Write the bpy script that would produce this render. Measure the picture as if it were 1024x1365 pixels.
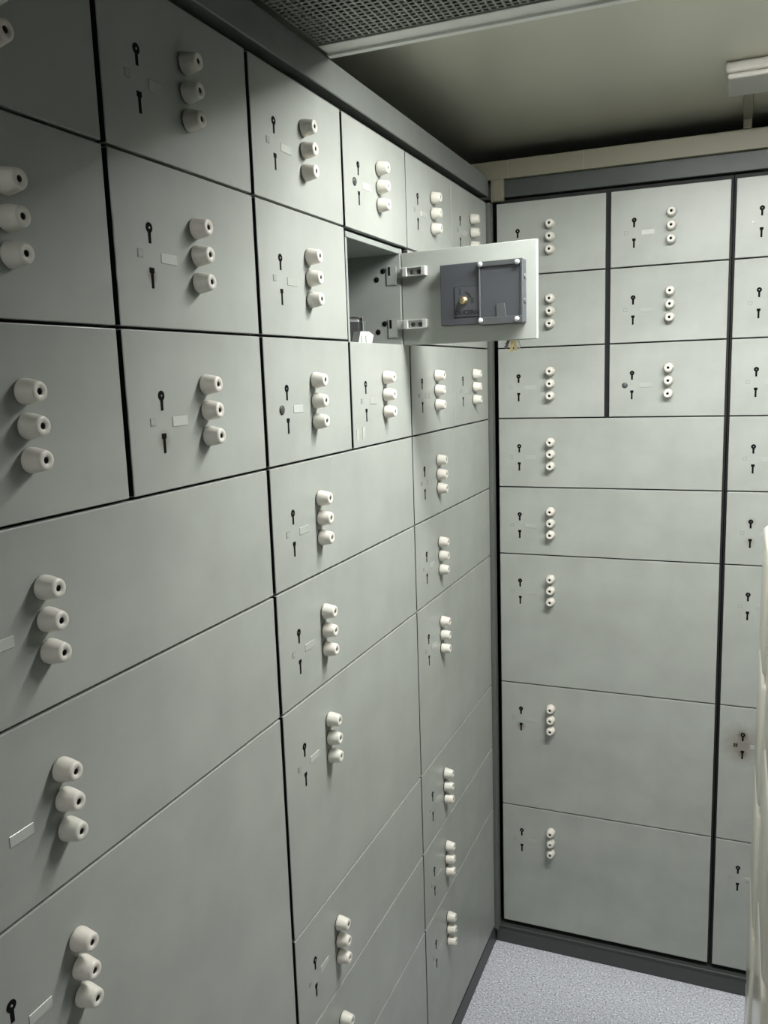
import bpy, bmesh, math, random
from mathutils import Matrix, Vector
random.seed(4)
for o in list(bpy.data.objects): bpy.data.objects.remove(o)
scn = bpy.context.scene
col = scn.collection
PI = math.pi

# ---------------------------------------------------------------- camera
F_PX = 1134.37
cd = bpy.data.cameras.new('camera'); cam = bpy.data.objects.new('camera', cd); col.objects.link(cam)
cd.sensor_fit = 'VERTICAL'; cd.sensor_height = 36.0; cd.lens = 36.0 * F_PX / 1365.0
cd.clip_start = 0.02
RIGHT = Vector((0.92490129, 0.37885098, -0.0320865))
UP = -Vector((0.03092325, -0.15906881, -0.98678309))
BACK = -Vector((-0.37894771, 0.91168473, -0.15883825))
cam.matrix_world = Matrix(((RIGHT.x, UP.x, BACK.x, 0.59245), (RIGHT.y, UP.y, BACK.y, -2.18616),
                           (RIGHT.z, UP.z, BACK.z, 1.63232), (0, 0, 0, 1)))
scn.camera = cam

# ---------------------------------------------------------------- world, exposure
w = bpy.data.worlds.new('world'); scn.world = w; w.use_nodes = True
w.node_tree.nodes['Background'].inputs[0].default_value = (0.5, 0.55, 0.5, 1)
w.node_tree.nodes['Background'].inputs[1].default_value = 0.01
scn.view_settings.view_transform = 'Standard'; scn.view_settings.look = 'None'
scn.view_settings.gamma = 1.0; scn.view_settings.use_curve_mapping = False
scn.view_settings.exposure = 0.0
LAMP_FAR = 145.0      # flat diffuser lamp beyond the perforated ceiling panel
LAMP_NEAR = 1100.0    # tube lamps in the room behind the added doorway, behind the camera
LAMP_COL = (1.0, 1.0, 0.985, 1)

# ---------------------------------------------------------------- materials
def mat(name, base, rough=0.5, metal=0.0, spec=0.5):
    m = bpy.data.materials.new(name); m.use_nodes = True
    b = m.node_tree.nodes['Principled BSDF']
    b.inputs['Base Color'].default_value = (*base, 1); b.inputs['Roughness'].default_value = rough
    b.inputs['Metallic'].default_value = metal; b.inputs['Specular IOR Level'].default_value = spec
    return m
def nd(m, t, **kw):
    n = m.node_tree.nodes.new(t)
    for k, v in kw.items(): setattr(n, k, v)
    return n
def lk(m, a, b): m.node_tree.links.new(a, b)
def mixc(m, fac, a, b):
    """fac socket; a, b colours or sockets"""
    n = nd(m, 'ShaderNodeMix', data_type='RGBA')
    if hasattr(fac, 'links'): lk(m, fac, n.inputs[0])
    else: n.inputs[0].default_value = fac
    for s, i in ((a, 6), (b, 7)):
        if hasattr(s, 'links'): lk(m, s, n.inputs[i])
        else: n.inputs[i].default_value = (*s, 1)
    return n.outputs[2]
def ramp(m, sock, p0, p1):
    r = nd(m, 'ShaderNodeMapRange'); r.inputs[1].default_value = p0; r.inputs[2].default_value = p1
    lk(m, sock, r.inputs[0]); return r.outputs[0]
def noise(m, scale, detail=3, coord='Object', sc=None):
    tc = nd(m, 'ShaderNodeTexCoord'); n = nd(m, 'ShaderNodeTexNoise')
    n.inputs['Scale'].default_value = scale; n.inputs['Detail'].default_value = detail
    src = tc.outputs[coord]
    if sc:
        mp = nd(m, 'ShaderNodeMapping'); mp.inputs['Scale'].default_value = sc; lk(m, src, mp.inputs[0]); src = mp.outputs[0]
    lk(m, src, n.inputs['Vector']); return n.outputs['Fac']
PAINT = (0.32, 0.34, 0.309)
def paint(name, base=PAINT, rough=0.34, stains=()):
    """satin grey-green locker enamel; stains are rust or grime marks at points of the door (x, z, radius, colour, strength)"""
    m = mat(name, base, rough, 0, 0.28); b = m.node_tree.nodes['Principled BSDF']
    n1 = noise(m, 9, 4)
    dark = tuple(c * 0.93 for c in base); lite = tuple(c * 1.05 for c in base)
    c = mixc(m, ramp(m, n1, 0.35, 0.65), dark, lite)
    for (sx, sz, rr, cc, st) in stains:
        tc = nd(m, 'ShaderNodeTexCoord'); sp = nd(m, 'ShaderNodeVectorMath', operation='DISTANCE')
        sp.inputs[1].default_value = (sx, 0, sz); lk(m, tc.outputs['Object'], sp.inputs[0])
        ns = noise(m, 55, 3); ad = nd(m, 'ShaderNodeMath', operation='MULTIPLY_ADD')
        lk(m, ns, ad.inputs[0]); ad.inputs[1].default_value = rr * 0.5; lk(m, sp.outputs['Value'], ad.inputs[2])
        f = ramp(m, ad.outputs[0], rr * 1.30, rr * 0.4)
        mu = nd(m, 'ShaderNodeMath', operation='MULTIPLY'); lk(m, f, mu.inputs[0]); mu.inputs[1].default_value = st
        c = mixc(m, mu.outputs[0], c, cc)
    lk(m, c, b.inputs['Base Color'])
    n2 = noise(m, 30, 3); mr = nd(m, 'ShaderNodeMapRange'); lk(m, n2, mr.inputs[0])
    mr.inputs[3].default_value = rough - 0.05; mr.inputs[4].default_value = rough + 0.06
    lk(m, mr.outputs[0], b.inputs['Roughness'])
    bp = nd(m, 'ShaderNodeBump'); bp.inputs['Strength'].default_value = 0.02; bp.inputs['Distance'].default_value = 0.001
    lk(m, noise(m, 350, 2), bp.inputs['Height']); lk(m, bp.outputs[0], b.inputs['Normal'])
    return m
M = {}
M['paint'] = paint('locker_enamel')
RUST = (0.10, 0.062, 0.034)
M['frame'] = mat('cabinet_frame_dark', (0.016, 0.018, 0.017), 0.6, 0, 0.2)
M['liner'] = paint('compartment_enamel', (0.25, 0.272, 0.25), 0.45)
M['hole'] = mat('keyhole_black', (0.004, 0.004, 0.004), 0.9, 0, 0.1)
M['steel'] = mat('steel', (0.55, 0.56, 0.55), 0.28, 1.0)
M['bright'] = mat('screw_zinc', (0.85, 0.86, 0.84), 0.3, 0.6)
M['hinge'] = mat('hinge_zinc', (0.55, 0.56, 0.53), 0.35, 0.3)
M['brass'] = mat('brass', (0.60, 0.49, 0.27), 0.36, 1.0)
M['castgrey'] = mat('lock_case_grey', (0.060, 0.066, 0.074), 0.42, 0.2)
M['castlite'] = mat('lock_rim_grey', (0.085, 0.092, 0.095), 0.38, 0.3)
M['ink'] = mat('engraving_shade_black', (0.008, 0.009, 0.009), 0.6)
M['plate'] = mat('plate_faint', (0.355, 0.375, 0.34), 0.25)
M['plate_white'] = mat('plate_pale', (0.44, 0.46, 0.42), 0.25)
M['token'] = mat('token_outline', (0.23, 0.245, 0.22), 0.35)
M['plug'] = mat('plug_dark', (0.05, 0.052, 0.05), 0.35)
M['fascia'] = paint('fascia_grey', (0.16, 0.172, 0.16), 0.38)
M['fascia_shaded'] = paint('fascia_shaded_grey', (0.048, 0.055, 0.051), 0.4)  # darker copy of the fascia paint, with the back wall's shade in its colour
M['plinth'] = mat('plinth_dark', (0.045, 0.05, 0.047), 0.45)
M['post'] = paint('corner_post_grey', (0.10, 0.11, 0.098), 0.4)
M['trunk'] = mat('trunking_tan', (0.17, 0.162, 0.115), 0.5)
M['fixture'] = mat('fixture_offwhite', (0.36, 0.35, 0.31), 0.45)
M['wall'] = mat('wall_grey', (0.26, 0.27, 0.25), 0.7)
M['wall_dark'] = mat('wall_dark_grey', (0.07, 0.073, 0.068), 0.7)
M['perf'] = mat('perforated_steel', (0.22, 0.225, 0.20), 0.45, 0.3)
M['flange'] = mat('flange_aluminium', (0.75, 0.75, 0.71), 0.45, 0.1)
M['cream'] = mat('cream_gloss', (0.70, 0.67, 0.58), 0.18)
M['blackcase'] = mat('black_plastic', (0.012, 0.013, 0.013), 0.35)
M['greyrib'] = mat('grey_plastic', (0.16, 0.17, 0.16), 0.35)
M['clear'] = mat('pale_plastic', (0.42, 0.435, 0.41), 0.25)
# knobs: ivory plastic with a slight tone of their own
m = M['knob'] = mat('knob_ivory', (0.7, 0.68, 0.6), 0.35)
oi = nd(m, 'ShaderNodeObjectInfo')
lk(m, mixc(m, oi.outputs['Random'], (0.60, 0.60, 0.53), (0.68, 0.64, 0.57)), m.node_tree.nodes['Principled BSDF'].inputs['Base Color'])
# satin ceiling sheet
m = M['ceiling'] = mat('ceiling_satin', (0.40, 0.40, 0.33), 0.36, 0.68)
b = m.node_tree.nodes['Principled BSDF']
lk(m, mixc(m, noise(m, 3, 3), (0.52, 0.515, 0.43), (0.58, 0.57, 0.48)), b.inputs['Base Color'])
# speckled carpet
m = M['carpet'] = mat('carpet_blue_grey', (0.3, 0.31, 0.36), 0.95, 0, 0.1)
b = m.node_tree.nodes['Principled BSDF']
n1 = noise(m, 210, 2); n2 = noise(m, 90, 2); n3 = noise(m, 6, 2)
c = mixc(m, ramp(m, n1, 0.36, 0.64), (0.22, 0.23, 0.27), (0.85, 0.86, 0.90))
c = mixc(m, ramp(m, n2, 0.35, 0.7), c, (0.52, 0.54, 0.59))
lk(m, c, b.inputs['Base Color'])
bp = nd(m, 'ShaderNodeBump'); bp.inputs['Strength'].default_value = 0.6; bp.inputs['Distance'].default_value = 0.003
lk(m, n1, bp.inputs['Height']); lk(m, bp.outputs[0], b.inputs['Normal'])
def emit(name, s):
    m = bpy.data.materials.new(name); m.use_nodes = True; nt = m.node_tree
    nt.nodes.remove(nt.nodes['Principled BSDF']); e = nt.nodes.new('ShaderNodeEmission')
    e.inputs[0].default_value = LAMP_COL; e.inputs[1].default_value = s
    nt.links.new(e.outputs[0], nt.nodes['Material Output'].inputs[0]); return m

# ---------------------------------------------------------------- mesh helpers
def box(bm, x0, x1, y0, y1, z0, z1, bev=0, seg=1, mi=0):
    r = bmesh.ops.create_cube(bm, size=1)
    vs = r['verts']
    for v in vs:
        v.co = Vector((x0 + (v.co.x + .5) * (x1 - x0), y0 + (v.co.y + .5) * (y1 - y0), z0 + (v.co.z + .5) * (z1 - z0)))
    fs = {f for v in vs for f in v.link_faces}
    for f in fs: f.material_index = mi
    if bev:
        es = list({e for v in vs for e in v.link_edges})
        bmesh.ops.bevel(bm, geom=es, offset=bev, segments=seg, affect='EDGES', profile=0.5)
    return vs
def lathe(bm, prof, n=20, mi=lambda k: 0, origin=(0, 0, 0), axis='-y'):
    """profile of (radius, distance along the axis)"""
    rings = []
    ox, oy, oz = origin
    for (r, d) in prof:
        ring = []
        for k in range(n):
            a = 2 * PI * k / n; p, q = r * math.cos(a), r * math.sin(a)
            if axis == '-y': co = (ox + p, oy - d, oz + q)
            elif axis == '+y': co = (ox - p, oy + d, oz + q)
            elif axis == 'x': co = (ox + d, oy + p, oz + q)
            else: co = (ox + p, oy + q, oz + d)
            ring.append(bm.verts.new(co))
        rings.append(ring)
    for i in range(len(rings) - 1):
        for k in range(n):
            a, b2, c2, d2 = rings[i][k], rings[i][(k + 1) % n], rings[i + 1][(k + 1) % n], rings[i + 1][k]
            f = bm.faces.new((a, b2, c2, d2)); f.material_index = mi(i); f.smooth = True
    f = bm.faces.new(rings[-1]); f.material_index = mi(len(rings) - 1)
    f = bm.faces.new(list(reversed(rings[0])))
def poly(bm, pts, y0, y1, mi=0):
    """prism of an outline in x-z between y0 (front) and y1"""
    a = [bm.verts.new((x, y0, z)) for x, z in pts]; b2 = [bm.verts.new((x, y1, z)) for x, z in pts]
    n = len(pts)
    fs = [bm.faces.new(a), bm.faces.new(list(reversed(b2)))]
    for i in range(n): fs.append(bm.faces.new((a[i], b2[i], b2[(i + 1) % n], a[(i + 1) % n])))
    for f in fs: f.material_index = mi
def done(name, bm, mats):
    bmesh.ops.recalc_face_normals(bm, faces=bm.faces[:])
    me = bpy.data.meshes.new(name); bm.to_mesh(me); bm.free()
    for mm in (mats if isinstance(mats, (list, tuple)) else [mats]): me.materials.append(M[mm] if isinstance(mm, str) else mm)
    return me
def obj(name, me, parent=None, loc=(0, 0, 0), rz=0):
    o = bpy.data.objects.new(name, me); col.objects.link(o)
    o.parent = parent; o.location = loc; o.rotation_euler = (0, 0, rz)
    return o
def tag(o, label, cat, group=None, kind=None):
    o['label'] = label; o['category'] = cat
    if group: o['group'] = group
    return o
def struct(name, me, loc=(0, 0, 0)):
    o = obj(name, me, None, loc); o['kind'] = 'structure'; return o
def thing(name, label, cat, loc=(0, 0, 0), rz=0, group=None):
    return tag(obj(name, None, None, loc, rz), label, cat, group)

# ---------------------------------------------------------------- the setting
ZC = 2.18                                     # ceiling height
RX = 1.20                                     # right wall
YR = -5.4                                     # rear wall
bm = bmesh.new(); box(bm, -.45, RX + .1, YR - .1, .5, -.06, 0); struct('floor', done('floor', bm, 'carpet'))
bm = bmesh.new(); box(bm, -.45, RX + .1, YR - .1, .5, ZC, ZC + .05); struct('ceiling', done('ceiling', bm, 'ceiling'))
bm = bmesh.new(); box(bm, -.45, RX + .1, .43, .5, 0, ZC); struct('wall_back', done('wall_back', bm, 'wall'))
bm = bmesh.new(); box(bm, -.45, -.415, YR, .43, 0, ZC); box(bm, -.415, -.002, YR, -1.748, 0, ZC); struct('wall_left', done('wall_left', bm, 'wall'))
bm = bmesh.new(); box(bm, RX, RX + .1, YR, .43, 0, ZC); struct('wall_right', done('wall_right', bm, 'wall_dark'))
bm = bmesh.new(); box(bm, -.45, RX + .1, YR - .1, YR, 0, ZC); struct('wall_rear', done('wall_rear', bm, 'wall'))
bm = bmesh.new(); box(bm, -.002, .10, -2.95, -2.70, 0, ZC); box(bm, RX - .10, RX, -2.95, -2.70, 0, ZC); box(bm, .10, RX - .10, -2.95, -2.70, 1.99, ZC)   # unseen doorway wall, added to cut off the rear lamp's higher rays
struct('wall_lamp_blocker', done('wall_lamp_blocker', bm, 'wall'))
# plinths
bm = bmesh.new(); box(bm, -.40, -.004, -1.745, -.004, 0, .056, .002); struct('baseboard_left', done('baseboard_left', bm, 'plinth'))
bm = bmesh.new(); box(bm, -.003, RX, -.004, .40, 0, .050, .0015); box(bm, .0, RX, -.008, .02, .050, .056, .001)
struct('baseboard_back', done('baseboard_back', bm, 'plinth'))
# fascias above the cabinets and the post in the corner
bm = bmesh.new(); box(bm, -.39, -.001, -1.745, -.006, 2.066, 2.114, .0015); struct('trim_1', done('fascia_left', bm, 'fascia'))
bm = bmesh.new(); box(bm, .005, RX, .002, .39, 2.062, 2.104, .0015); struct('trim_2', done('fascia_back', bm, 'fascia_shaded'))
bm = bmesh.new(); box(bm, -.05, .0095, -.0320, -.003, .056, 2.0485, .0015); struct('trim_3', done('corner_post', bm, 'post'))

# ---------------------------------------------------------------- locker hardware
ROW = .18; Z0 = .07; T = .010; GH = .0032
def knob_mesh():
    bm = bmesh.new()
    lathe(bm, [(.0100, -.0012), (.0100, .0012), (.0119, .0018), (.0121, .0035), (.0117, .0075), (.0093, .0192), (.0086, .0206), (.0062, .0208), (.0036, .0206), (.0030, .0196), (.0029, .0150), (.0001, .0150)],
          24, lambda k: 1 if k in (0, 10, 11) else (2 if k == 9 else 0))
    return done('knob', bm, ['knob', 'hole', 'plug'])
KNOB = knob_mesh()
def ring_pts(r, a0, a1, n):
    return [(r * math.sin(a0 + (a1 - a0) * k / n), r * math.cos(a0 + (a1 - a0) * k / n)) for k in range(n + 1)]
bm = bmesh.new()                              # upper keyhole: round head and slot below
pts = ring_pts(.0056, -PI + .42, PI - .42, 18) + [(.0021, -.0165), (-.0021, -.0165)]
poly(bm, pts, -.0004, .0006); lathe(bm, [(.0012, -.001), (.0012, .0007), (.0001, .0007)], 8, lambda k: 1)
KEY_UP = done('keyhole', bm, ['hole', 'steel'])
bm = bmesh.new()                              # lower keyhole: small head on a long slot
pts = [(-.0040, .0050), (.0040, .0050), (.0040, -.0005), (.0021, -.0014), (.0021, -.0170), (-.0021, -.0170), (-.0021, -.0014), (-.0040, -.0005)]
poly(bm, pts, -.0004, .0006); KEY_DN = done('keyhole', bm, ['hole'])
def plate_mesh(mm):
    bm = bmesh.new(); box(bm, -.0145, .0145, -.0008, .0004, -.0055, .0055, .0004); return done('number_plate', bm, mm)
PLATE = {k: plate_mesh(k) for k in ('plate', 'plate_white')}
bm = bmesh.new(); box(bm, -.0045, .0045, -.0006, .0004, -.0045, .0045, 0, 1, 0); box(bm, -.0032, .0032, -.0008, .0004, -.0032, .0032, 0, 1, 1)
TOKEN = done('token', bm, ['token', 'plate'])
bm = bmesh.new(); lathe(bm, [(.0068, -.0005), (.0068, .0012), (.0056, .0020), (.0001, .0021)], 18); PLUG = done('plug', bm, 'plug')
bm = bmesh.new()
for sx in (-1, 1):
    for sz in (-1, 1): box(bm, sx * .0025 - .0019, sx * .0025 + .0019, -.0012, .0003, sz * .0025 - .0019, sz * .0025 + .0019)
QUAD = done('four_pin_mark', bm, 'ink')
DOOR = {}
def door_mesh(wd, h, mm, gap_shade=True):
    """bare: upright edges coloured dark to stand in for shade in the gaps"""
    k = (round(wd, 4), round(h, 4), mm, gap_shade)
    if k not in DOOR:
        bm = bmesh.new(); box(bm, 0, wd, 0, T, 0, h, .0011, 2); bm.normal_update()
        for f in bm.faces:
            if gap_shade and abs(f.normal.x) > .95: f.material_index = 1
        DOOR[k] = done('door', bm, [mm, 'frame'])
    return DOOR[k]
def hardware(d, kx, kz, plate='plate', mark='token', up=True, dn=True, knobs=True, dkey=-.085):
    """kx, kz: middle knob in the door's own frame"""
    if knobs:
        for i in (-1, 0, 1):
            obj('knob', KNOB, d, (kx, 0, kz + i * .0308))
    if up: obj('keyhole', KEY_UP, d, (kx + dkey, 0, kz + .0205))
    if dn: obj('keyhole', KEY_DN, d, (kx + dkey, 0, kz - .0265))
    if plate: obj('number_plate', PLATE[plate], d, (kx - .053, 0, kz - .0095))
    if mark == 'token': obj('token', TOKEN, d, (kx - .103, 0, kz - .008))
    elif mark == 'plug': obj('plug', PLUG, d, (kx - .102, 0, kz - .009))
    elif mark == 'quad': obj('four_pin_mark', QUAD, d, (kx - .101, 0, kz - .008))
KZ = .484 * ROW
def add_door(cab, x0, x1, r0, r1, kabs, gl, gr, mm='paint', **hw):
    """x0, x1: gap centres in the cabinet frame; rows r0..r1; kabs: knob x in the cabinet frame"""
    xa, xb = x0 + gl / 2, x1 - gr / 2
    za, zb = Z0 + r0 * ROW + GH / 2, Z0 + r1 * ROW - GH / 2
    if r1 == 11: zb -= .001
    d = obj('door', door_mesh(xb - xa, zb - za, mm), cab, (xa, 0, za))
    hardware(d, kabs - xa, Z0 + (r1 - 1) * ROW + KZ - za, **hw)
    return d
def stain_paint(name, kx_local, kz_local, rows, dkey=-.085):
    st = []
    for (which, rr, cc, s) in rows:
        dz = {'up': .018, 'dn': -.030, 'mid': -.006}[which]
        st.append((kx_local + dkey, kz_local + dz, rr, cc, s))
    M[name] = paint(name, PAINT, .34, st)
    return name
def body(cab, x0, x1, hole=None):
    """dark carcass behind the doors; hole = (xa, xb, za, zb, depth) leaves one compartment open"""
    y0, y1, za, zb = T + .0035, .39, .058, 2.058
    bm = bmesh.new()
    if hole is None: box(bm, x0 + .001, x1 - .001, y0, y1, za, zb)
    else:
        ha, hb, hz0, hz1, dp = hole
        box(bm, x0 + .001, x1 - .001, y0, y1, za, hz0); box(bm, x0 + .001, x1 - .001, y0, y1, hz1, zb)
        box(bm, x0 + .001, ha, y0, y1, hz0, hz1); box(bm, hb, x1 - .001, y0, y1, hz0, hz1)
        box(bm, ha, hb, dp, y1, hz0, hz1)
    obj('body', done('body', bm, 'frame'), cab)

# ---------------------------------------------------------------- left-hand cabinets (local x runs along +y, front faces +x)
G = .0085
# 1: widest doors, nearest the entrance
Y1 = -1.743
c1 = thing('safe_deposit_cabinet', 'grey safe deposit cabinet farthest from the room corner, its top doors in the shade', 'cabinet', (0, Y1, 0), PI / 2, 'grey safe deposit cabinets')
L = lambda y: y - Y1
body(c1, 0, L(-1.1706))
kxl = -1.311 + 1.4584 - G / 2; kzl = KZ - GH / 2
rustB = stain_paint('enamel_rusty_lower_keyhole', kxl, kzl, [('dn', .010, RUST, .75)])
rustB2 = stain_paint('enamel_rusty_keyholes', kxl, kzl, [('dn', .014, (.14, .10, .07), .6), ('up', .006, RUST, .5)])
for r in (10, 9, 8):
    add_door(c1, 0, L(-1.4584), r, r + 1, L(-1.596), G, G)
    add_door(c1, L(-1.4584), L(-1.1706), r, r + 1, L(-1.311), G, G, {10: 'paint', 9: rustB, 8: rustB2}[r], plate='plate_white' if r < 10 else 'plate')
for a, b_, hw in ((7, 8, {'plate': 'plate_white'}), (6, 7, {'plate': 'plate_white'}), (2, 6, {'plate': 'plate_white'}), (0, 2, {})):
    add_door(c1, 0, L(-1.1706), a, b_, L(-1.596), G, G, **hw)
# 2: with the open compartment
Y2 = -1.1706
c2 = thing('safe_deposit_cabinet', 'grey safe deposit cabinet with one small door standing open', 'cabinet', (0, Y2, 0), PI / 2, 'grey safe deposit cabinets')
L = lambda y: y - Y2
HX0, HX1, HZ0, HZ1 = L(-.8800), L(-.628), 1.683, 1.8665
body(c2, 0, L(-.6014), (HX0, HX1, HZ0, HZ1, .36))
add_door(c2, 0, L(-.8865), 10, 11, L(-1.022), G, G, plate='plate_white')
add_door(c2, L(-.8865), L(-.6014), 10, 11, L(-.740), G, .003, mark='plug', plate='plate_white')
add_door(c2, 0, L(-.8865), 9, 10, L(-1.022), G, G)
add_door(c2, 0, L(-.8865), 8, 9, L(-1.022), G, G, mark='plug', plate='plate_white')
d = add_door(c2, L(-.8865), L(-.6014), 8, 9, L(-.740), G, .006)
bm = bmesh.new(); box(bm, -.0042, .0042, -.0006, .0003, -.010, .010); STRIP = done('paper_strip', bm, 'plate_white')
for yy, zz in ((-.866, 1.533), (-.841, 1.535)): obj('paper_strip', STRIP, d, (L(yy) - d.location.x, 0, zz - d.location.z))
for a, b_ in ((7, 8), (6, 7), (4, 6), (3, 4), (2, 3), (0, 2)):
    add_door(c2, 0, L(-.6014), a, b_, L(-1.022), G, .006, plate='plate_white' if a in (4, 3) else 'plate')
# compartment liner
bm = bmesh.new()
ly0, ly1 = .0012, .355
box(bm, L(-.640), L(-.629), ly0, ly1, HZ0 + .001, HZ1 - .001, .0008)                 # hinge-side jamb
box(bm, HX0 + .0005, L(-.872), .004, ly1, HZ0 + .001, HZ1 - .001)
box(bm, L(-.8795), L(-.6402), .0025, ly1, HZ1 - .0105, HZ1 - .001, .0008)            # top rail
box(bm, L(-.8795), L(-.6402), .0025, ly1, HZ0 + .001, 1.6885, .0008)
box(bm, L(-.872), L(-.640), .350, ly1, 1.6885, HZ1 - .0105)
liner = obj('compartment', done('compartment', bm, 'liner'), c2)
for zc in (1.8195, 1.7215):                                                           # bolt holes and hinge plates in the jamb wall
    for xx, dz in ((-.036, .0075), (-.050, -.0075)):
        bm = bmesh.new(); lathe(bm, [(.0052, -.0006), (.0052, .0006), (.0001, .0006)], 14)
        o = obj('bolt_hole', done('bolt_hole', bm, 'hole'), liner, (L(-.640), -xx, zc + dz), -PI / 2)
    bm = bmesh.new(); box(bm, -.011, .009, -.0012, .0004, -.018, .018, .0004); box(bm, -.0100, .0080, -.0016, .0004, -.0165, .0165, 0, 1, 1)
    box(bm, -.0075, -.0030, -.0019, .0004, .000, .016, 0, 1, 2)
    obj('hinge_plate', done('hinge_plate', bm, ['token', 'liner', 'hole']), liner, (L(-.640), .018, zc - .002), -PI / 2)
# the open door: same kind of door turned out on its hinges
DW, DH, DZ = .2655, .1705, 1.6868
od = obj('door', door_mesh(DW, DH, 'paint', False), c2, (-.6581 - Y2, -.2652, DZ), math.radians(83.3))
od['label'] = 'open grey door showing its dark lock case and two hinges'
hardware(od, .1425, KZ - .001)
def inner(name, me, s, dz, off=0): return obj(name, me, od, (DW - s, T + off, dz))
# lock case, seen on the inner face (local +y looks into the aisle); s runs from the hinge
def ibox(bm, s0, s1, o0, o1, z0, z1, bev=.0006, mi=0, seg=1): box(bm, DW - s1, DW - s0, T + o0, T + o1, z0, z1, bev, seg, mi)
bm = bmesh.new(); ibox(bm, .0880, .1665, 0, .0175, .0310, .1390, .0012, 0, 2); ibox(bm, .1660, .2470, 0, .0190, .0285, .1375, .0022, 0, 2)
obj('lock_case', done('lock_case', bm, 'castgrey'), od)
bm = bmesh.new()
ibox(bm, .1645, .2470, .018, .0215, .1290, .1378); ibox(bm, .1645, .2470, .018, .0215, .0285, .0412)
ibox(bm, .1645, .1675, .018, .0212, .0410, .1292); ibox(bm, .2432, .2470, .018, .0212, .0410, .1292)
zt = .0640
pts = [(DW - .1985, zt), (DW - .2125, zt), (DW - .2165, .0405), (DW - .1985, .0405)]
poly(bm, pts, T + .018, T + .0212)
obj('cover_rim', done('cover_rim', bm, 'castlite'), od)
bm = bmesh.new(); lathe(bm, [(.0046, 0), (.0046, .0012), (.0036, .0034), (.0018, .0044), (.0001, .0046)], 16, axis='+y'); SCREW = done('screw', bm, 'bright')
for s, z in ((.1685, .1335), (.2375, .1318), (.1680, .0362), (.2365, .0352)): inner('screw', SCREW, s, z, .0212)
bm = bmesh.new(); lathe(bm, [(.0050, 0), (.0050, .0008), (.0032, .0014), (.0001, .0015)], 14, axis='x'); SIDE = done('side_rivet', bm, 'castlite')
for z in (.108, .066):
    o = obj('side_rivet', SIDE, od, (DW - .2470, T + .009, z)); o.rotation_euler = (0, 0, PI)
bm = bmesh.new(); ibox(bm, .1165, .1648, .0172, .0186, .0450, .0970, .0006); ibox(bm, .1150, .1655, .0170, .0178, .0432, .0980, 0, 1); obj('dial_plate', done('dial_plate', bm, ['castgrey', 'ink']), od)  # black margin under the plate stands in for the shadow along its edges
bm = bmesh.new()
lathe(bm, [(.0080, .0), (.0080, .0014), (.0066, .0030), (.0064, .0062), (.0050, .0072), (.0001, .0072)], 20, axis='+y')
box(bm, -.0006, .0006, .0070, .0075, -.0052, .0052, 0, 1, 1)
inner('lock_cylinder', done('lock_cylinder', bm, ['brass', 'ink']), .1345, .0735, .0186)
bm = bmesh.new()                              # curved pointer slot above the cylinder
a0, a1 = .25, 1.25
pts = [(-.0160 * math.sin(a0 + (a1 - a0) * k / 8), .0160 * math.cos(a0 + (a1 - a0) * k / 8)) for k in range(9)]
pts += [(-.0128 * math.sin(a1 - (a1 - a0) * k / 8), .0128 * math.cos(a1 - (a1 - a0) * k / 8)) for k in range(9)]
poly(bm, pts, 0, .0006); inner('dial_slot', done('dial_slot', bm, 'ink'), .1345, .0735, .0186)
def text_mesh(s, size, mm, ext=.0004):
    cu = bpy.data.curves.new('t', 'FONT'); cu.body = s; cu.size = size; cu.extrude = ext; cu.resolution_u = 2
    cu.align_x = 'CENTER'; cu.align_y = 'CENTER'; cu.offset = size * .018
    to = bpy.data.objects.new('t', cu); col.objects.link(to)
    dg = bpy.context.evaluated_depsgraph_get(); dg.update()
    me = bpy.data.meshes.new_from_object(to.evaluated_get(dg)); bpy.data.objects.remove(to)
    me.materials.clear(); me.materials.append(M[mm]); return me
for s, size, sx, z in (('DUCERN', .0115, .1408, .0520), ('J', .0105, .1280, .0905), ('E', .0120, .1520, .0720)):
    me = text_mesh(s, size, 'ink')
    o = inner('lettering', me, sx, z, .0187); o.rotation_euler = (PI / 2, 0, PI)
for zc in (.1345, .0385):                     # strap hinges
    bm = bmesh.new()
    ibox(bm, -.0060, .0545, 0, .0030, zc - .0085, zc + .0085, .0005)
    ibox(bm, .0060, .0150, .003, .0105, zc - .0085, zc + .0085, .0008); ibox(bm, .0455, .0545, .003, .0105, zc - .0085, zc + .0085, .0008)
    ibox(bm, .0150, .0455, .003, .0088, zc + .0062, zc + .0085, .0004); ibox(bm, .0150, .0455, .003, .0088, zc - .0085, zc - .0068, .0004)
    ibox(bm, -.0130, .0070, .000, .0045, zc - .0085, zc + .0085, .0005)
    obj('hinge', done('hinge', bm, 'hinge'), od)
    for s in (.0235, .0385):
        bm = bmesh.new(); lathe(bm, [(.0042, 0), (.0042, .0022), (.0030, .0036), (.0016, .0036), (.0014, .0020), (.0001, .0020)], 14, axis='+y')
        inner('hinge_screw', done('hinge_screw', bm, 'plug'), s, zc - .0008, .003)
# 3: in the corner
Y3 = -.6014
c3 = thing('safe_deposit_cabinet', 'grey safe deposit cabinet beside the dark corner post, behind the open door', 'cabinet', (0, Y3, 0), PI / 2, 'grey safe deposit cabinets')
L = lambda y: y - Y3
YE = -.0345
body(c3, 0, L(YE))
for r in (10, 9, 8):
    add_door(c3, 0, L(-.3204), r, r + 1, L(-.452), .006, .003)
    add_door(c3, L(-.3204), L(YE), r, r + 1, L(-.170), .003, .004)
for a, b_ in ((7, 8), (6, 7), (4, 6), (3, 4), (2, 3), (0, 2)):
    add_door(c3, 0, L(YE), a, b_, L(-.450), .006, .004)

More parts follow.
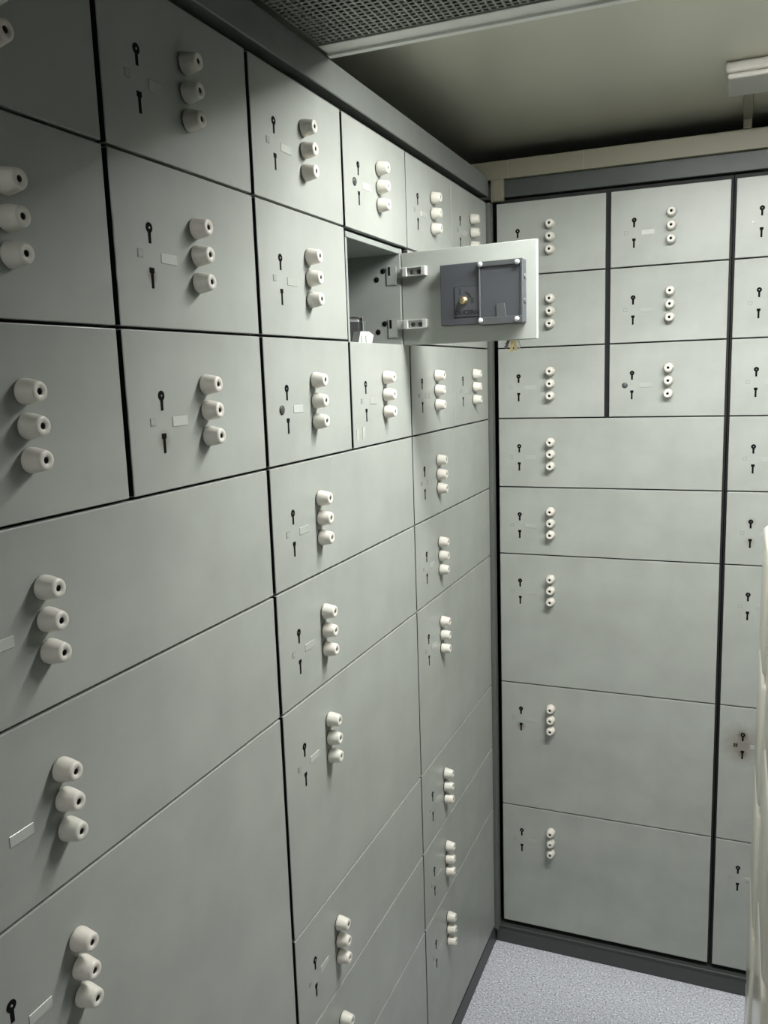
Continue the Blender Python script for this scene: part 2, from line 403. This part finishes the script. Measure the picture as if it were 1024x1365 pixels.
# ---------------------------------------------------------------- back cabinets
GB = .012
XB = .012
b1 = thing('safe_deposit_cabinet', 'grey safe deposit cabinet facing the aisle beside the corner post', 'cabinet', (XB, 0, 0), 0, 'grey safe deposit cabinets')
L = lambda x: x - XB
body(b1, 0, L(.5729))
r6 = stain_paint('enamel_grimy_keyholes', .154 - .018, ROW + KZ - GH / 2, [('up', .008, RUST, .5), ('dn', .013, (.13, .10, .07), .7)], -.0825)
for r in (10, 9, 8):
    add_door(b1, 0, L(.2939), r, r + 1, L(.154), .012, GB, up=(r != 8) or True, dkey=-.0825)
    add_door(b1, L(.2939), L(.5729), r, r + 1, L(.439), GB, GB, plate='plate_white' if r == 10 else 'plate', mark='plug' if r == 8 else 'token')
for a, b_ in ((7, 8), (6, 7), (4, 6), (2, 4), (0, 2)):
    add_door(b1, 0, L(.5729), a, b_, L(.1545), .012, GB, r6 if a == 2 else 'paint', dkey=-.0825)
X4 = .5729; X5 = .852; X6 = 1.131
b2 = thing('safe_deposit_cabinet', 'grey safe deposit cabinet behind the cream drawer stack, brown smears on one door', 'cabinet', (X4, 0, 0), 0, 'grey safe deposit cabinets')
L = lambda x: x - X4
body(b2, 0, L(X6))
kx = .7185 - X4 - GB / 2
g6 = stain_paint('enamel_smeared_keyholes', kx, ROW + KZ - GH / 2, [('mid', .058, (.15, .125, .095), .70), ('up', .014, RUST, .9), ('dn', .013, RUST, .7)])
g4 = stain_paint('enamel_soiled_keyholes', kx, KZ - GH / 2, [('up', .014, (.22, .19, .14), .5), ('dn', .015, (.22, .19, .14), .6)])
for r in (10, 9, 8):
    add_door(b2, 0, L(X5), r, r + 1, L(.7185), GB, GB)
    add_door(b2, L(X5), L(X6), r, r + 1, L(.998), GB, GB)
for a, b_ in ((7, 8), (6, 7), (4, 6), (2, 4), (0, 2)):
    add_door(b2, 0, L(X6), a, b_, L(.7185), GB, GB, {2: g6, 6: g4}.get(a, 'paint'), mark='quad' if a == 2 else 'token')

# ---------------------------------------------------------------- things in and on the open compartment
bm = bmesh.new(); box(bm, -.045, .030, -.012, .012, 0, .050, .009, 4)
bc = tag(obj('case', done('case', bm, 'blackcase'), None, (-.072, -.745, 1.6886), .75), 'black rounded case standing inside the open compartment', 'case')
bm = bmesh.new(); box(bm, .0305, .0335, -.0085, .0065, 0, .049, .0018, 2); box(bm, .0350, .0375, -.0070, .0050, 0, .045, .0016, 2); box(bm, .028, .036, -.006, .004, .004, .042)
obj('rib', done('rib', bm, 'greyrib'), bc)
bm = bmesh.new()
poly(bm, [(-.020, 0), (.017, 0), (.022, .0145), (.010, .0205), (-.013, .0205)], -.008, .008)
box(bm, -.012, -.009, -.0092, .0, .002, .013, .0004); box(bm, .000, .003, -.0092, .0, .002, .013, .0004)
pc = tag(obj('plastic_clip', done('plastic_clip', bm, 'clear'), None, (-.022, -.782, 1.6886), PI / 2 - .3), 'small pale plastic clip lying at the edge of the open compartment', 'clip')
# keys in the open door's lower keyhole
wm = Matrix.Translation((0, Y2, 0)) @ Matrix.Rotation(PI / 2, 4, 'Z') @ Matrix.Translation((-.6581 - Y2, -.2652, DZ)) @ Matrix.Rotation(math.radians(83.3), 4, 'Z')
kp = wm @ Vector((.1425 - .085, 0, KZ - .001 - .0265))
kb = thing('key_bunch', 'bunch of brass and steel keys hanging below the open door', 'keys', kp, math.radians(173.3))
def key_mesh(mm, bow=.0105, ln=.040):
    bm = bmesh.new(); n = 18                  # hangs down from its bow hole at the origin
    ro = [(bow * math.sin(2 * PI * k / n), -.006 + bow * math.cos(2 * PI * k / n)) for k in range(n)]
    ri = [(.0042 * math.sin(2 * PI * k / n), -.003 + .0042 * math.cos(2 * PI * k / n)) for k in range(n)]
    for y in (-.0011, .0011):
        a = [bm.verts.new((x, y, z)) for x, z in ro]; b3 = [bm.verts.new((x, y, z)) for x, z in ri]
        for k in range(n): bm.faces.new((a[k], a[(k + 1) % n], b3[(k + 1) % n], b3[k]))
        if y < 0: A0, B0 = a, b3
        else:
            for k in range(n):
                bm.faces.new((A0[k], a[k], a[(k + 1) % n], A0[(k + 1) % n])); bm.faces.new((B0[k], B0[(k + 1) % n], b3[(k + 1) % n], b3[k]))
    zt = -.006 - bow + .001
    box(bm, -.0024, .0024, -.0011, .0011, zt - ln, zt)
    for i in range(4): box(bm, .0022, .0032 + .0008 * (i % 2), -.001, .001, zt - ln + .002 + i * .0055, zt - ln + .0055 + i * .0055)
    return done('key', bm, mm)
o = obj('key', key_mesh('steel', .0105, .0135), kb, (0, -.0305, 0)); o.rotation_euler = (PI / 2, 0, 0)
bm = bmesh.new(); R1, r1, n1_, n2_ = .0105, .0010, 24, 8
vv = [[bm.verts.new((r1 * math.sin(2 * PI * j / n2_), -.033 + (R1 + r1 * math.cos(2 * PI * j / n2_)) * math.cos(2 * PI * i / n1_), -.0105 + (R1 + r1 * math.cos(2 * PI * j / n2_)) * math.sin(2 * PI * i / n1_))) for j in range(n2_)] for i in range(n1_)]
for i in range(n1_):
    for j in range(n2_): bm.faces.new((vv[i][j], vv[(i + 1) % n1_][j], vv[(i + 1) % n1_][(j + 1) % n2_], vv[i][(j + 1) % n2_])).smooth = True
obj('key_ring', done('key_ring', bm, 'steel'), kb)
for i, (mm, tilt, dx, ln) in enumerate((('steel', .40, .007, .043), ('brass', .14, .004, .045), ('brass', -.12, .000, .046), ('plug', -.40, -.005, .044))):
    o = obj('key', key_mesh(mm, .0095, ln), kb, (dx, -.0335 - .0025 * i + .005, -.0195)); o.rotation_euler = (0, tilt, .15 * i - .3)

# ---------------------------------------------------------------- cream drawer stack on the right of the aisle
XI = .6415; YA, YB_ = -1.255, -.625
ds = thing('drawer_stack', 'glossy cream stack of rounded drawer fronts across the aisle from the grey lockers', 'drawers', (XI, YB_, 0), -PI / 2)
# local x runs from far to near (world -y), front faces -x
bm = bmesh.new(); box(bm, 0, YB_ - YA, .024, .24, 0, 1.40, .003); obj('body', done('body', bm, 'wall'), ds)
bm = bmesh.new(); box(bm, .002, .203, 0, .0238, 0, .206, .011, 4)
for f in bm.faces: f.smooth = True
DF = done('drawer_front', bm, 'cream')
for i in range(3):
    for j in range(6):
        f = obj('drawer_front', DF, ds, (i * .21 + .002, [0, .004, -.003][i], .092 + j * .213))

# ---------------------------------------------------------------- ceiling fittings
ZP = 2.118
pp = thing('perforated_panel', 'grey perforated steel panel with a pale metal edge strip set in the ceiling', 'ceiling panel', (0, -.965, ZP))
PX0, PX1, PYL = .004, RX - .01, 0.62
bm = bmesh.new(); pit, hs = .0105, .0034
nx, ny = int((PX1 - PX0) / pit), int(PYL / pit)
for iy in range(ny):
    for ix in range(nx):
        cx, cy = PX0 + (ix + .5) * pit, -(iy + .5) * pit
        o4 = [bm.verts.new((cx + sx * pit / 2, cy + sy * pit / 2, 0)) for sx, sy in ((-1, -1), (1, -1), (1, 1), (-1, 1))]
        i4 = [bm.verts.new((cx + sx * hs, cy + sy * hs * .95, 0)) for sx, sy in ((-1, -1), (1, -1), (1, 1), (-1, 1))]
        t4 = [bm.verts.new((v.co.x, v.co.y, .0015)) for v in i4]
        for k in range(4):
            bm.faces.new((o4[k], o4[(k + 1) % 4], i4[(k + 1) % 4], i4[k])); bm.faces.new((i4[k], i4[(k + 1) % 4], t4[(k + 1) % 4], t4[k]))
me = bpy.data.meshes.new('perforated_sheet'); bm.to_mesh(me); bm.free(); me.materials.append(M['perf'])
obj('perforated_sheet', me, pp)
bm = bmesh.new(); box(bm, PX0, PX1, -1.70, -PYL - .002, 0, .003); obj('rear_sheet', done('rear_sheet', bm, 'perf'), pp)
bm = bmesh.new(); box(bm, PX0, PX1, -PYL - .01, -.006, .0335, .0345); obj('void_shade', done('void_shade', bm, 'ink'), pp)  # black sheet stands in for the shade seen through the holes
bm = bmesh.new(); box(bm, .0015, PX1, .004, .046, -.0015, .0015, .0006); box(bm, .0015, PX1, .0345, .046, -.0055, -.0010, .0005); box(bm, .0015, PX1, .040, .0455, .001, ZC - ZP - .0005)
obj('edge_strip', done('edge_strip', bm, 'flange'), pp)
bm = bmesh.new(); box(bm, .0015, PX1, -1.70, -1.66, -.003, 0.0, .0006); box(bm, .0015, PX1, -1.70, -1.695, .001, ZC - ZP - .0005); obj('edge_strip', done('edge_strip', bm, 'flange'), pp)

def tube_lamp(label, y, x0, x1, lip, strength):
    """ceiling batten: shallow white tray with one slim tube; lip = tray edge towards the back wall"""
    t = thing('tube_lamp', label, 'lamp', (x0, y, ZC)); ln = x1 - x0
    bm = bmesh.new(); box(bm, 0, ln, -.022, .028, -.006, 0, .001)
    if lip: box(bm, 0, ln, .024, .028, -.0212, -.005, .0006)
    obj('tray', done('tray', bm, 'fixture'), t)
    bm = bmesh.new(); lathe(bm, [(.0078, .03), (.0078, ln - .03)], 14, axis='x', origin=(0, 0, -.0138)); obj('tube', done('tube', bm, emit('tube_glow_%d' % int(strength), strength)), t)
    for x in (.008, ln - .031):
        bm = bmesh.new(); box(bm, x, x + .023, -.010, .010, -.0235, -.005, .002); obj('lamp_holder', done('lamp_holder', bm, 'fixture'), t)
t = thing('ceiling_lamp', 'flat white diffuser lamp on the ceiling behind the edge strip of the perforated panel', 'lamp', (.330, -.902, ZC))
bm = bmesh.new(); box(bm, 0, .86, 0, .004, -.0310, 0); box(bm, 0, .86, .096, .100, -.0212, 0); box(bm, 0, .004, .004, .096, -.0130, 0); box(bm, .856, .86, .004, .096, -.0130, 0)
obj('frame', done('frame', bm, 'fixture'), t)
bm = bmesh.new(); box(bm, .0045, .8555, -.0455, .0455, -.0015, .0015); o = obj('diffuser', done('diffuser', bm, emit('diffuser_glow', LAMP_FAR)), t, (0, .050, -.0200)); o.rotation_euler = (math.radians(9), 0, 0)
tube_lamp('slim white tube lamp on the ceiling beyond the added doorway', -4.90, .12, .62, False, LAMP_NEAR)

# trunking along the top of the back cabinets, with its corner drop
t = thing('cable_trunking', 'tan cable trunking along the top of the back wall with a corner drop', 'trunking', (0, 0, 2.104))
bm = bmesh.new(); box(bm, -.055, RX - .002, -.011, .030, .0005, .045, .0012); obj('channel', done('channel', bm, 'trunk'), t)
bm = bmesh.new(); box(bm, .0065, .0385, -.0125, .0015, -.052, .002, .0012); box(bm, .0125, .0325, -.0145, -.011, -.0515, .000, .0008); obj('drop_piece', done('drop_piece', bm, 'trunk'), t)
for x in (.050, .235):
    bm = bmesh.new(); box(bm, x, x + .0012, -.0118, .0, .0008, .0452); obj('joint', done('joint', bm, 'token'), t)
# fitting on the ceiling, right
t = thing('ceiling_fitting', 'off-white rounded box fitting on the ceiling with a narrow lid', 'fitting', (.5555, -.393, ZC))
bm = bmesh.new(); box(bm, 0, .42, 0, .135, -.020, -.0002, .006, 3); obj('base', done('base', bm, 'fixture'), t)
bm = bmesh.new(); box(bm, .003, .417, .004, .125, -.030, -.0198, .005, 3); obj('lid', done('lid', bm, 'fixture'), t)
bm = bmesh.new(); box(bm, 0, .019, 0, .258, -.011, -.0003, .001); box(bm, .0005, .0185, .243, .258, -.0305, -.0105, .001)
tag(obj('conduit', done('conduit', bm, 'trunk'), None, (.5875, -.257, ZC)), 'narrow ceiling conduit running from the fitting to the back wall trunking', 'conduit')
